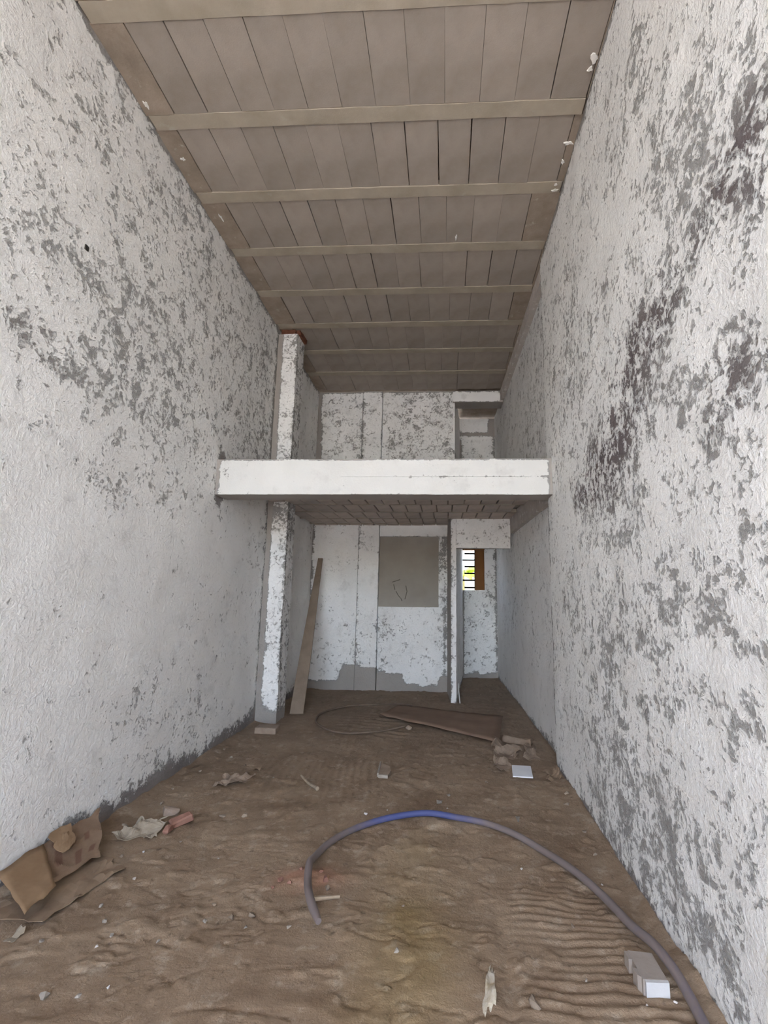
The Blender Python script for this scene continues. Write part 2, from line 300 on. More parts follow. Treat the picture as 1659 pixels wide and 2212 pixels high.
hh = math_(ns, ls, 'ADD', noise(ns, ls, tc, 38, 6, 0.7), math_(ns, ls, 'MULTIPLY', noise(ns, ls, tc, 130, 3, 0.6), 0.35))
bump(ns, ls, hh, 0.7, 0.012, b)
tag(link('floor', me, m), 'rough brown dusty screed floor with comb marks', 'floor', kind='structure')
# street outside the open shop front and yard behind the rear window
M['street'] = stone_material('pale_street', (0.43, 0.415, 0.385), (0.53, 0.51, 0.475), 0.8)
for nm, y0, y1, z, lab in (('ground', -40, YF, -0.02, 'sunlit pale street in front of the open shop front'), ('ground', YN + 0.25, 60, -0.10, 'sunlit yard behind the barred rear window')):
    me = from_np(nm, [(-40, y0, z), (40, y0, z), (40, y1, z), (-40, y1, z)], [(0, 1, 2, 3)], False)
    tag(link(nm, me, M['street']), lab, 'ground', kind='structure')
# ------------------------------------------------------------------ long walls
def edge_boost(z, noise_, lo=None, hi=None, w=0.03, a=1.6):
    o = np.zeros_like(z)
    if hi is not None: o += a * np.exp(-np.clip(hi - z + noise_, 0, None) / w)
    if lo is not None: o += a * np.exp(-np.clip(z - lo + noise_, 0, None) / w)
    return o
def dens_left(p):
    y, z = p[:, 1], p[:, 2]
    base = 0.20 + 0.22 * sstep(1.9, 3.0, z + 0.35 * fbm(p, 0.9, 2, 81))
    bl = blobs(p[:, 1:3], LB)
    d = base + np.where(bl > 0, 0.46 * (1 - np.exp(-1.1 * np.clip(bl, 0, None))), 0.5 * bl) + 0.30 * fbm(p, 1.6, 3, 82)
    n = 0.05 * fbm(p, 5, 3, 83)
    d += edge_boost(z, n, lo=0.0, hi=CEIL, w=0.022, a=1.5) + 1.15 * sstep(0.24, 0.05, z + 0.12 * fbm(p, 3, 3, 85) + 0.08 * sstep(3.0, 2.6, y))
    d += 1.2 * np.exp(-((y - 4.62) / 0.10) ** 2) * sstep(2.30, 2.42, z) * sstep(2.92, 2.80, z)
    d += 1.5 * np.exp(-np.abs(y - 5.93) / 0.03)
    return np.clip(d, 0.0, 2.2)
def stain_left(p):
    y, z = p[:, 1], p[:, 2]
    return np.clip(0.55 * sstep(0.26, 0.02, z + 0.08 * fbm(p, 4, 2, 84)) + 0.8 * np.exp(-(((y - 2.3) / 0.3) ** 2 + ((z - 2.84) / 0.25) ** 2)) * .5 + 0.5 * np.exp(-(((y - 4.62) / 0.2) ** 2 + ((z - 2.6) / 0.3) ** 2)), 0, 1)
o = rough_box('wall_left', XL - 0.20, XL, YF, YN + 0.22, -0.05, CEIL + 0.02, M['paint'], 0.045, dens_left, 0.009, 3.0, stain=stain_left, seed=3)
tag(o, 'long white wall with flaking limewash beside the cardboard scraps', 'wall', kind='structure')
M['dark'] = stone_material('dark_hole', (0.03, 0.027, 0.025), (0.06, 0.055, 0.05), 20)
v, q = box_grid(XL - 0.01, XL + 0.010, 2.588, 2.615, 3.565, 3.597, 0.01)
v += 0.004 * np.stack([fbm(v, 40, 2, 86), fbm(v, 40, 2, 87), fbm(v, 40, 2, 88)], 1)
link('wall_plug', from_np('wall_plug', v, q, True, 0.6), M['dark'], bpy.data.objects['wall_left'])
def dens_right(p):
    y, z = p[:, 1], p[:, 2]
    bl = blobs(p[:, 1:3], RB)
    d = 0.37 + np.where(bl > 0, 0.60 * (1 - np.exp(-1.2 * np.clip(bl, 0, None))), 0.45 * bl) + 0.22 * fbm(p, 2.2, 3, 91)
    n = 0.04 * fbm(p, 5, 3, 92)
    d += edge_boost(z, n, lo=0.0, hi=CEIL, w=0.025, a=1.5) + 0.9 * np.exp(-np.abs(y - YSTEP) / 0.02) * (0.6 + 0.8 * fbm(p, 4, 3, 94))
    return np.clip(d, 0.0, 2.2)
def stain_right(p):
    return np.clip((1 - np.exp(-blobs(p[:, 1:3], RS))) * 1.15 + 0.6 * sstep(0.14, 0.0, p[:, 2] + 0.06 * fbm(p, 4, 2, 93)), 0, 1)
o = rough_box('wall_right', XR, XR + 0.28, YF, YSTEP, -0.05, CEIL + 0.02, M['paint'], 0.045, dens_right, 0.010, 3.0, stain=stain_right, seed=5)
tag(o, 'long white wall with dense dark flaking beside the concrete block', 'wall', kind='structure')
def skew(v):
    v = v.copy(); v[:, 0] += -0.021 * (v[:, 1] - 4.75); return v
def dens_rec(p):
    y, z = p[:, 1], p[:, 2]
    d = 0.44 + 0.30 * fbm(p, 2.0, 3, 95) + 0.2 * sstep(7.0, 5.5, y) * sstep(2.7, 3.4, z) - 0.15 * sstep(1.2, 0.4, z)
    n = 0.04 * fbm(p, 5, 3, 96)
    d += edge_boost(z, n, lo=0.0, w=0.05, a=1.6)
    d += 1.2 * np.exp(-np.abs(y - YSTEP) / 0.02)
    return np.clip(d, 0, 2.2)
o = rough_box('wall_right_rear', 1.075, 1.30, YSTEP - 0.02, YN + 0.22, -0.05, CEIL + 0.02, M['paint_rec'], 0.05, dens_rec, 0.006, 3.0, warp=skew, seed=7)
tag(o, 'grey-white set-back side wall under and over the loft', 'wall', kind='structure')
# ------------------------------------------------------------------ ceiling of joists and blocks
ceil = link('ceiling', from_np('ceiling', *box_grid(XL - 0.2, 1.30, YF, YN + 0.22, CEIL + 0.055, CEIL + 0.25, 3.0), smooth=False), M['mortar'])
tag(ceil, 'grey-brown concrete ceiling of block rows between joists', 'ceiling', kind='structure')
rnd = random.Random(5)
JY = [-0.45 + 0.705 * k for k in range(0, 13)]
JY = [3.045 + 0.7085 * k for k in range(-9, 9)]
JW = 0.115
for y in JY:
    if y > YB - 0.1 or y < YF + 0.1: continue
    v, q = box_grid(XL + 0.015, XR - 0.012, y - JW / 2, y + JW / 2, CEIL - 0.006, CEIL + 0.06, 0.03)
    for a in (1, 2): v[:, a] += 0.004 * fbm(v, 9, 3, 100 + a)
    link('joist', from_np('joist', v, q, True, 0.6), M['joist'], ceil)
BW = 0.2475
blk = []
for k in range(4):
    bm = bmesh.new(); bmesh.ops.create_cube(bm, size=1)
    for vv in bm.verts: vv.co = Vector((vv.co.x * (BW - 0.0022), vv.co.y * 0.588, vv.co.z * 0.055)) + Vector([rnd.uniform(-.0018, .0018) for _ in range(3)])
    bmesh.ops.bevel(bm, geom=bm.edges[:], offset=0.0012, segments=1, affect='EDGES')
    mm = bpy.data.meshes.new('block'); bm.to_mesh(mm); bm.free(); mm.materials.append(M['block']); blk.append(mm)
for r in range(len(JY) - 1):
    ym = (JY[r] + JY[r + 1]) / 2
    if ym < 1.2 or ym > YB: continue
    off = rnd.uniform(-0.06, 0.06)
    x = XL + 0.20 + off
    hi = XR - 0.03 if ym < YSTEP else xrec(ym) - 0.07
    # mortar fill against the left wall
    v, q = box_grid(XL - 0.01, x - BW / 2 + BW / 2 - 0.004, ym - 0.294, ym + 0.294, CEIL - 0.004, CEIL + 0.05, 0.035)
    for a in (0, 2): v[:, a] += 0.006 * fbm(v, 7, 3, 110 + a)
    link('mortar_fill', from_np('mortar_fill', v, q, True, 0.6), M['mortar'], ceil)
    while x + BW < hi + 0.02:
        gap = 0.0 if rnd.random() > 0.24 else 0.005
        o = link('block', blk[rnd.randrange(4)], None, ceil)
        o.location = (x + gap + BW / 2, ym, CEIL + 0.0275 + rnd.uniform(-0.002, 0.003))
        o.rotation_euler = (rnd.uniform(-.004, .004), rnd.uniform(-.008, .008), rnd.uniform(-.004, .004))
        x += BW + gap
    v, q = box_grid(x + 0.004, hi + 0.03, ym - 0.294, ym + 0.294, CEIL - 0.003, CEIL + 0.05, 0.035)
    for a in (0, 2): v[:, a] += 0.005 * fbm(v, 7, 3, 120 + a)
    link('mortar_fill', from_np('mortar_fill', v, q, True, 0.6), M['mortar'], ceil)
# white splashes of limewash that strayed onto the ceiling edge
M['white'] = stone_material('limewash_splash', (0.70, 0.69, 0.66), (0.82, 0.81, 0.79), 8)
for k, (x, y, sx, sy) in enumerate(((0.965, 2.72, .05, .05), (0.955, 2.79, .03, .03), (0.95, 3.33, .06, .03), (0.945, 3.5, .03, .03), (0.94, 3.78, .05, .025), (0.935, 3.72, .02, .02), (0.10, 4.33, .02, .07), (-2.10, 3.98, .02, .07), (-2.13, 3.35, .03, .03), (-2.16, 2.9, .03, .05))):
    n = 12; vv = []
    for i in range(n):
        a = 2 * math.pi * i / n; r = rnd.uniform(.25, 1.0) * 0.8
        vv.append((x + sx * r * math.cos(a), y + sy * r * math.sin(a)))
    v = [(a, b_, CEIL - 0.011) for a, b_ in vv] + [(a, b_, CEIL + 0.004) for a, b_ in vv]
    q = [tuple(range(n))] + [(i, i + n, (i + 1) % n + n, (i + 1) % n) for i in range(n)]
    link('paint_splash', from_np('paint_splash', v, q, False), M['white'], ceil)
# beam along the rear right wall under the ceiling
o = rough_box('ceiling_beam', 1.075 - 0.065, 1.08, YSTEP + 0.0, YB + 0.2, 4.81, CEIL + 0.01, M['cement_pale'], 0.05, None, 0.006, 8, warp=skew, seed=9)
tag(o, 'thin concrete beam under the ceiling along the set-back wall', 'beam', kind='structure')
# ------------------------------------------------------------------ loft
loft = rough_box('floor_loft', XL - 0.02, 1.10, 4.70, YN + 0.02, ZSOF + 0.045, ZLOFT - 0.02, M['cement'], 0.3, None, 0.0)
tag(loft, 'loft floor slab of blocks spanning the rear half of the shop', 'loft floor', kind='structure')
def dens_beam(p):
    x, y, z = p.T
    n = fbm(p, 9, 3, 131)
    d = 0.08 + 0.22 * fbm(p, 3, 3, 132)
    top = ZLOFT - z + 0.008 * n
    d += 1.9 * np.exp(-np.clip(top, 0, None) / 0.006)
    d += 0.5 * np.exp(-np.clip(z - ZBEAM, 0, None) / 0.012)
    d += 2.2 * sstep(-2.165, -2.20, x + 0.03 * n) + 2.0 * sstep(0.955, 0.985, x + 0.02 * n)
    d += 0.65 * np.exp(-((z - 2.605) / 0.012) ** 2) * sstep(-0.75, -0.3, x) + 0.35 * np.exp(-(((x + 0.30) / 0.18) ** 2 + ((z - 2.62) / 0.03) ** 2)) + 0.35 * np.exp(-(((x - 0.9) / 0.15) ** 2 + ((z - 2.58) / 0.12) ** 2))
    d += 0.9 * np.exp(-(((x + 2.12) / 0.05) ** 2 + ((z - 2.65) / 0.09) ** 2))
    d += 3.0 * sstep(4.53, 4.56, y)
    return np.clip(d, 0, 2.4)
o = rough_box('loft_beam', XL - 0.02, XR + 0.06, 4.52, 4.80, ZBEAM, ZLOFT, M['beam'], 0.022, dens_beam, 0.004, 5, seed=13)
tag(o, 'bright white concrete beam along the front edge of the loft', 'beam', kind='structure')
# form-board seam along the beam face
o2 = rough_box('board_seam', -1.0, 0.80, 4.512, 4.53, 2.600, 2.607, M['beam'], 0.05, lambda p: 0.55 + 0.5 * fbm(p, 5, 2, 139), 0.0015, 30, parent=o)
# soffit blocks
SBW = 0.2025
sbl = []
for k in range(4):
    bm = bmesh.new(); bmesh.ops.create_cube(bm, size=1)
    for vv in bm.verts: vv.co = Vector((vv.co.x * (SBW - 0.016), vv.co.y * 0.548, vv.co.z * 0.05)) + Vector([rnd.uniform(-.003, .003) for _ in range(3)])
    bmesh.ops.bevel(bm, geom=bm.edges[:], offset=0.004, segments=1, affect='EDGES')
    mm = bpy.data.meshes.new('block'); bm.to_mesh(mm); bm.free(); mm.materials.append(M['soffit']); sbl.append(mm)
SY = [4.98, 5.56, 6.14, 6.715, 7.295, 7.85]
for r in range(len(SY)):
    y0 = SY[r]; y1 = SY[r + 1] if r + 1 < len(SY) else 8.40
    if r < 5:
        v, q = box_grid(XL, 1.0, y1 - 0.012, y1 + 0.012, ZSOF - 0.003, ZSOF + 0.05, 0.06)
        v[:, 2] += 0.003 * fbm(v, 8, 2, 141)
        link('joist', from_np('joist', v, q, True, 0.6), M['joist'], loft)
    x = XL + 0.06 + rnd.uniform(-0.05, 0.05)
    hi = min(0.98, xrec((y0 + y1) / 2) - 0.03)
    while x + SBW * 0.5 < hi:
        if abs(x + SBW / 2 - XL) < 0.35 and 5.7 < (y0 + y1) / 2 < 6.5: pass
        o = link('block', sbl[rnd.randrange(4)], None, loft)
        o.location = (x + SBW / 2, (y0 + y1) / 2, ZSOF + 0.026 + rnd.uniform(-0.003, 0.004))
        o.rotation_euler = (rnd.uniform(-.006, .006), rnd.uniform(-.012, .012), rnd.uniform(-.006, .006))
        x += SBW
# longitudinal beam under the loft on the right
o = rough_box('soffit_beam', 1.075 - 0.055, 1.085, 4.79, 7.32, 2.415, ZSOF + 0.04, M['cement_pale'], 0.05, None, 0.008, 8, warp=skew, seed=15)
tag(o, 'rough concrete beam under the loft along the set-back wall', 'beam', kind='structure')
# ------------------------------------------------------------------ pillar on the left wall
def dens_pillar(p):
    x, y, z = p.T
    n = fbm(p, 8, 3, 151)
    d = np.where(y > 5.98, 0.40, 0.62) + 0.25 * fbm(p, 4, 3, 152) - 0.10 * sstep(2.4, 2.0, z)
    d += 2.0 * sstep(-2.135, -2.165, x + 0.035 * n) * (y < 6.0)
    d += 0.7 * np.exp(-np.abs(x + 1.95) / 0.012) + 1.6 * sstep(0.22, 0.10, z + 0.07 * n)
    d += 0.6 * sstep(2.30, 2.45, z + 0.05 * n) * sstep(2.66, 2.6, z) * sstep(-1.97, -2.0, x)
    return np.clip(d, 0, 2.2)
pil = rough_box('pillar', XL - 0.03, -1.955, 5.94, 6.24, -0.02, 4.895, M['paint_back'], 0.035, dens_pillar, 0.009, 6, seed=17)
tag(pil, 'flaking white pillar standing against the wall through the loft', 'pillar', kind='structure')
v, q = box_grid(-2.19, -1.99, 5.96, 6.20, 4.89, 4.968, 0.03)
v[:, 0] += 0.03 * fbm(v, 9, 3, 161); v[:, 1] += 0.03 * fbm(v, 9, 3, 162); v[:, 2] += 0.008 * fbm(v, 12, 2, 163)
tag(link('broken_head', from_np('broken_head', v, q, True, 0.5), M['rust'], pil), 'broken reddish brown clay core at the pillar head')
v, q = box_grid(-2.01, -1.93, 5.99, 6.24, 4.905, 4.98, 0.025)
v[:, 0] += 0.03 * fbm(v, 11, 3, 164); v[:, 1] += 0.03 * fbm(v, 11, 3, 165); v[:, 2] += 0.012 * fbm(v, 12, 2, 166)
link('broken_shard', from_np('broken_shard', v, q, True, 0.5), M['rust'], pil)
# ------------------------------------------------------------------ rear wall
def dens_wb(p):
    x, y, z = p.T
    n = fbm(p, 6, 3, 171)
    d = 0.42 + 0.30 * fbm(p, 3, 3, 172) + 0.16 * sstep(3.0, 3.6, z) - 0.1 * sstep(2.6, 2.2, z) * sstep(0.9, 1.3, z)
    d += 1.9 * sstep(-2.13, -2.17, x + 0.05 * n) * sstep(2.6, 2.8, z) + 1.2 * sstep(-2.15, -2.2, x + 0.03 * n)
    edge = 0.14 + 0.24 * sstep(-1.72, -1.60, x) - 0.02 * sstep(-1.4, -1.3, x) - 0.10 * sstep(-1.10, -1.04, x) - 0.17 * sstep(-0.70, -0.60, x) + 0.16 * sstep(-0.13, -0.05, x)
    d += 2.0 * sstep(edge + 0.012, edge - 0.012, z + 0.05 * n)
    d += 0.6 * np.exp(-np.abs(x + 1.42) / 0.025) * (0.5 + n) + 1.8 * sstep(CEIL - 0.012, CEIL, z + 0.03 * n)
    d += 1.6 * np.exp(-((z - 2.655) / 0.012) ** 2)
    return np.clip(d, 0, 2.2)
wb = rough_box('wall_back', XL, -1.435, YB, YB + 0.2, -0.05, CEIL + 0.01, M['paint_back'], 0.035, dens_wb, 0.004, 5, seed=19)
tag(wb, 'flaking white rear wall with a blocked-up opening', 'wall', kind='structure')
def wb_part(name, x0, x1, z0, z1, dy, thick=0.2, mat='paint_back', dens=dens_wb, amp=0.003, seed=23):
    return rough_box(name, x0, x1, YB + dy, YB + dy + thick, z0, z1, M[mat], 0.03, dens, amp, 7, parent=wb, seed=seed)
def dens_pl(p):
    d = dens_wb(p); x = p[:, 0]
    d -= 0.10; d += 0.9 * np.exp(-np.abs(x + 1.09) / 0.012) * (0.4 + fbm(p, 4, 3, 175)) + 0.7 * np.exp(-np.abs(x + 1.42) / 0.012)
    return np.clip(d, 0, 2.2)
wb_part('pilaster', -1.425, -1.09, -0.05, CEIL + 0.01, -0.022, 0.22, dens=dens_pl)
wb_part('sill_wall', -1.077, 0.06, -0.05, 1.302, -0.004, dens=lambda p: np.clip(dens_wb(p) + 0.10 + 0.8 * np.exp(-np.abs(p[:, 0] - 0.0) / 0.03), 0, 2.2))
wb_part('jamb', -0.103, 0.06, 1.304, 2.445, 0.0, dens=lambda p: np.clip(dens_wb(p) + 0.30 + 0.5 * np.exp(-np.abs(p[:, 0] + 0.0) / 0.04), 0, 2.2))
wb_part('lintel', -1.077, 0.06, 2.447, 2.70, -0.012, 0.22, dens=lambda p: np.clip(0.15 + 0.2 * fbm(p, 4, 3, 176) + 0.9 * np.exp(-(p[:, 2] - 2.447) / 0.01) * (0.5 + fbm(p, 6, 2, 177)), 0, 2))
ip = wb_part('infill_panel', -1.085, -0.10, 1.29, 2.46, 0.075, 0.1, mat='infill', dens=None, amp=0.002)
wb_part('upper_panel', -1.077, 0.128, 2.70, CEIL + 0.01, 0.0, dens=lambda p: np.clip(dens_wb(p) + 0.12, 0, 2.2))
M['scratch'] = stone_material('scratch', (0.12, 0.105, 0.09), (0.17, 0.15, 0.13), 20)
# scratches in the infill plaster
for pts in ([(-0.86, 1.70), (-0.80, 1.72), (-0.74, 1.74)], [(-0.80, 1.55), (-0.76, 1.48), (-0.73, 1.45)], [(-0.64, 1.64), (-0.62, 1.55), (-0.65, 1.43)], [(-0.72, 1.44), (-0.70, 1.40)], [(-0.84, 1.66), (-0.82, 1.58)]):
    for (xa, za), (xb, zb) in zip(pts, pts[1:]):
        L = math.hypot(xb - xa, zb - za); a = math.atan2(zb - za, xb - xa)
        o = bev_box('scratch', L + .01, 0.006, 0.012, M['scratch'], 0.002, ip, ((xa + xb) / 2, YB + 0.074, (za + zb) / 2), (0, -a, 0))
# lintel over the upper opening
wb_part('lintel', 0.13, 0.985, 4.775, CEIL + 0.01, -0.002, 0.30, dens=lambda p: np.clip(0.10 + 0.2 * fbm(p, 4, 3, 178) + 1.6 * np.exp(-np.clip(p[:, 2] - 4.775, 0, None) / 0.006) + 2 * (p[:, 1] > YB + 0.02) + 1.5 * sstep(CEIL - 0.03, CEIL, p[:, 2] + 0.02 * fbm(p, 9, 2, 179)) + 1.6 * sstep(0.92, 0.95, p[:, 0]), 0, 2.2))
# ------------------------------------------------------------------ partition and doorway to the rear recess
def pskew(v):
    v = v.copy(); v[:, 0] += 0.080 * np.clip(v[:, 1] - 7.30, 0, 3) * (v[:, 0] > 0.12); v[:, 0] -= 0.07 * np.clip(v[:, 1] - 7.30, 0, 0.8) * (v[:, 0] <= 0.12); return v
def dens_part(p):
    x, y, z = p.T; n = fbm(p, 8, 3, 181)
    d = 0.46 + 0.25 * fbm(p, 4, 3, 182)
    d += 1.5 * sstep(0.06, 0.02, z) * (y > 7.32) + 1.6 * (x < 0.10) * (y > 7.33) + 0.8 * np.exp(-np.abs(x - 0.094) / 0.012)
    d += 1.0 * np.exp(-np.abs(y - YN) / 0.06) * (0.6 + n)
    return np.clip(d, 0, 2.2)
pt = rough_box('wall_partition', 0.090, 0.165, 7.30, YN, -0.02, ZSOF + 0.04, M['paint_back'], 0.03, dens_part, 0.006, 7, warp=pskew, seed=27)
tag(pt, 'thin white partition wall ending in a narrow post', 'wall', kind='structure')
def dens_lt(p):
    x, y, z = p.T; n = fbm(p, 8, 3, 185)
    d = 0.44 + 0.26 * fbm(p, 5, 3, 186) + 0.5 * np.exp(-np.abs(x - 0.13) / 0.05) + 2.0 * (y > 7.34) + 0.9 * np.exp(-np.clip(2.64 - z, 0, None) / 0.02) * (0.6 + n)
    return np.clip(d, 0, 2.2)
lt = rough_box('door_lintel', 0.165, 0.965, 7.29, 7.42, 2.19, ZSOF + 0.02, M['paint_back'], 0.03, dens_lt, 0.005, 7, parent=pt, seed=29)
up_ = rough_box('upper_jamb', 0.110, 0.16, YB + 0.02, YN, ZLOFT - 0.02, CEIL + 0.01, M['paint_back'], 0.04, lambda p: np.clip(0.25 + 0.3 * fbm(p, 4, 3, 187) + 0.8 * sstep(4.0, 3.9, p[:, 2]), 0, 2), 0.004, 7, parent=pt, warp=lambda v: np.stack([v[:, 0] + 0.09 * (v[:, 1] - YB), v[:, 1], v[:, 2]], 1))
# rear wall of the recess, pierced by the window
WX0, WX1, WZ0, WZ1 = 0.315, 0.755, 1.595, 2.44
def dens_nb(p):
    x, y, z = p.T; n = fbm(p, 7, 3, 191)
    d = 0.52 + 0.28 * fbm(p, 4, 3, 192) + 2.0 * sstep(0.10, 0.06, z + 0.06 * n) + 1.6 * np.exp(-np.abs(x - 0.345) / 0.012) * (z < 1.6) + 0.9 * np.exp(-np.abs(x - 0.96) / 0.02)
    d += 2.2 * np.exp(-((z - 4.66) / 0.03) ** 2) + 1.8 * sstep(0.84, 0.88, x + 0.02 * n) * sstep(4.6, 4.68, z) + 1.2 * sstep(0.36, 0.31, x + 0.03 * n) * sstep(4.62, 4.5, z) * (z > 2.8)
    d -= 0.3 * sstep(4.7, 4.75, z)
    return np.clip(d, 0, 2.2)
nb = rough_box('wall_rear_recess', 0.10, 1.10, YN, YN + 0.2, -0.05, WZ0, M['paint_back'], 0.035, dens_nb, 0.004, 6, seed=31)
tag(nb, 'white end wall of the rear recess around the small window', 'wall', kind='structure')
for (a, b_, c, d_) in ((0.10, WX0, WZ0, WZ1), (WX1, 1.10, WZ0, WZ1), (0.10, 1.10, WZ1, CEIL + 0.01)):
    rough_box('wall_panel', a, b_, YN, YN + 0.2, c, d_, M['paint_back'], 0.035, dens_nb, 0.004, 6, parent=nb, seed=31)
# window: bars and brown shutter
M['iron'] = stone_material('dark_iron', (0.012, 0.010, 0.009), (0.03, 0.022, 0.018), 20, rough=0.95)
M['wood_b'] = stone_material('orange_brown_wood', (0.20, 0.085, 0.028), (0.27, 0.12, 0.042), 3, 40, 0.2, 0.002, rough=0.6)
win = empty('window_1', (0.535, YN + 0.1, WZ0)); tag(win, 'small barred window with an orange-brown shutter leaf', 'window', kind='structure')
def wpart(name, x0, x1, y0, y1, z0, z1, mat, bev=0.003):
    o = bev_box(name, x1 - x0, y1 - y0, z1 - z0, M[mat], bev, win)
    o.location = ((x0 + x1) / 2 - win.location.x, (y0 + y1) / 2 - win.location.y, (z0 + z1) / 2 - win.location.z); return o
for z, x0 in ((2.29, .372), (2.168, WX0), (2.043, .372), (1.914, .372), (1.782, WX0), (1.645, .372)):
    wpart('bar', x0, 0.575, YN + 0.085, YN + 0.105, z - 0.016, z + 0.016, 'iron')
wpart('frame_side', WX0, WX0 + 0.012, YN + 0.02, YN + 0.16, WZ0, WZ1, 'iron')
wpart('frame_top', WX0, WX1, YN + 0.02, YN + 0.16, 2.355, WZ1, 'wood_b')
wpart('bar', .372, .379, YN + 0.09, YN + 0.10, 1.9, 2.12, 'iron', 0.001)
sh = wpart('shutter', 0.563, WX1 - 0.002, YN + 0.075, YN + 0.105, WZ0 + 0.002, 2.36, 'wood_b')
wpart('shutter_edge', 0.562, 0.572, YN + 0.055, YN + 0.075, WZ0 + 0.002, 2.36, 'iron', 0.001)
wpart('shutter_edge', 0.728, 0.742, YN + 0.060, YN + 0.0745, WZ0 + 0.01, 2.35, 'wood_b', 0.002)
# ------------------------------------------------------------------ loose things on the floor
def tube(name, pts, rad, mat, parent=None, seg=12, sub=6, dust=None, cap=True):
    P = [Vector(p) for p in pts]; path = []
    for i in range(len(P) - 1):
        p0, p1, p2, p3 = P[max(i - 1, 0)], P[i], P[i + 1], P[min(i + 2, len(P) - 1)]
        for k in range(sub):
            t = k / sub
            path.append(0.5 * ((2 * p1) + (p2 - p0) * t + (2 * p0 - 5 * p1 + 4 * p2 - p3) * t * t + (3 * p1 - p0 - 3 * p2 + p3) * t ** 3))
    path.append(P[-1]); V = []; Q = []; n = len(path)
    for i, c in enumerate(path):
        t = (path[min(i + 1, n - 1)] - path[max(i - 1, 0)]).normalized()
        s = t.cross(Vector((0, 0, 1))).normalized(); u = s.cross(t)
        r = rad(i / (n - 1)) if callable(rad) else rad
        for k in range(seg):
            a = 2 * math.pi * k / seg; V.append(c + s * (r * math.cos(a)) + u * (r * math.sin(a)))
    for i in range(n - 1):
        for k in range(seg):
            a = i * seg + k; b_ = i * seg + (k + 1) % seg; Q.append((a, b_, b_ + seg, a + seg))
    if cap: Q.append(tuple(range(seg))); Q.append(tuple(reversed(range((n - 1) * seg, n * seg))))
    me = from_np(name, V, Q, True, math.radians(50))
    if dust is not None: set_attr(me, 'dust', np.repeat([dust(i / (n - 1)) for i in range(n)], seg))
    return link(name, me, mat, parent)
def sheet(name, corners, n=(14, 10), amp=0.02, nscale=14, thick=0.003, mat=None, seed=0, ragged=0.15, curl=None, ink=None, base=0.002, parent=None, follow=True, facet=True):
    """crumpled sheet over a world-space quad (a, b, c, d), each corner (x, y, lift)"""
    a, b_, c, d = [np.array(k, float) for k in corners]
    U, W = np.meshgrid(np.linspace(0, 1, n[0]), np.linspace(0, 1, n[1])); u, w = U.ravel(), W.ravel()
    rr = np.random.RandomState(seed)
    eu = ragged * (vnoise(np.stack([w * 5, u * 0, u * 0 + seed], 1), seed) - 0.3); ew = ragged * (vnoise(np.stack([u * 5, u * 0, u * 0 + seed + 9], 1), seed) - 0.3)
    uu = np.where(u < 0.5, u + eu * (1 - 2 * u), u - eu * (2 * u - 1)); ww = np.where(w < 0.5, w + ew * (1 - 2 * w), w - ew * (2 * w - 1))
    p = (1 - uu)[:, None] * ((1 - ww)[:, None] * a + ww[:, None] * d) + uu[:, None] * ((1 - ww)[:, None] * b_ + ww[:, None] * c)
    q3 = np.stack([p[:, 0], p[:, 1], p[:, 2] * 0 + seed], 1)
    h = amp * (1 - np.abs(fbm(q3, nscale, 2, seed + 5)) * 3) * (0.4 + vnoise(q3 * nscale * 0.5, seed + 6))
    lift = np.maximum(p[:, 2] + h, 0)
    if curl is not None: lift += curl(u, w)
    p[:, 0] += amp * 0.6 * fbm(q3, nscale, 2, seed + 7); p[:, 1] += amp * 0.6 * fbm(q3, nscale, 2, seed + 8)
    p[:, 2] = lift + base + (floor_h(p[:, 0], p[:, 1]) if follow else 0)
    N = len(p); top = p.copy(); top[:, 2] += thick
    V = np.concatenate([p, top]); Q = []; nx, ny = n
    for j in range(ny - 1):
        for i in range(nx - 1):
            k = j * nx + i; Q.append((k, k + nx, k + nx + 1, k + 1)); Q.append((k + N, k + 1 + N, k + nx + 1 + N, k + nx + N))
    ring = [i for i in range(nx)] + [j * nx + nx - 1 for j in range(1, ny)] + [(ny - 1) * nx + i for i in range(nx - 2, -1, -1)] + [j * nx for j in range(ny - 2, 0, -1)]
    for k in range(len(ring)):
        s, t = ring[k], ring[(k + 1) % len(ring)]; Q.append((s, t, t + N, s + N))
    me = from_np(name, V, Q, not facet)
    set_attr(me, 'ink', np.tile(ink(u, w), 2) if ink is not None else np.zeros(2 * N))
    return link(name, me, mat, parent)
def rock(name, loc, size, mat, seed, n=14, flat=0.6, rz=0.0, sink=0.15):
    rr = random.Random(seed); bm = bmesh.new()
    for _ in range(n):
        d = Vector((rr.gauss(0, 1), rr.gauss(0, 1), rr.gauss(0, 1))).normalized() * rr.uniform(0.8, 1.0)
        bm.verts.new((d.x * size[0] / 2, d.y * size[1] / 2, d.z * size[2] / 2))
    r = bmesh.ops.convex_hull(bm, input=bm.verts[:])
    bmesh.ops.delete(bm, geom=[g for g in r['geom_interior'] if isinstance(g, bmesh.types.BMVert)], context='VERTS')
    me = bpy.data.meshes.new(name); bm.to_mesh(me); bm.free()
    lo = min(v.co.z for v in me.vertices)
    o = link(name, me, mat); o.location = (loc[0], loc[1], fz(loc[0], loc[1]) - lo - size[2] * sink); o.rotation_euler = (0, 0, rz); return o
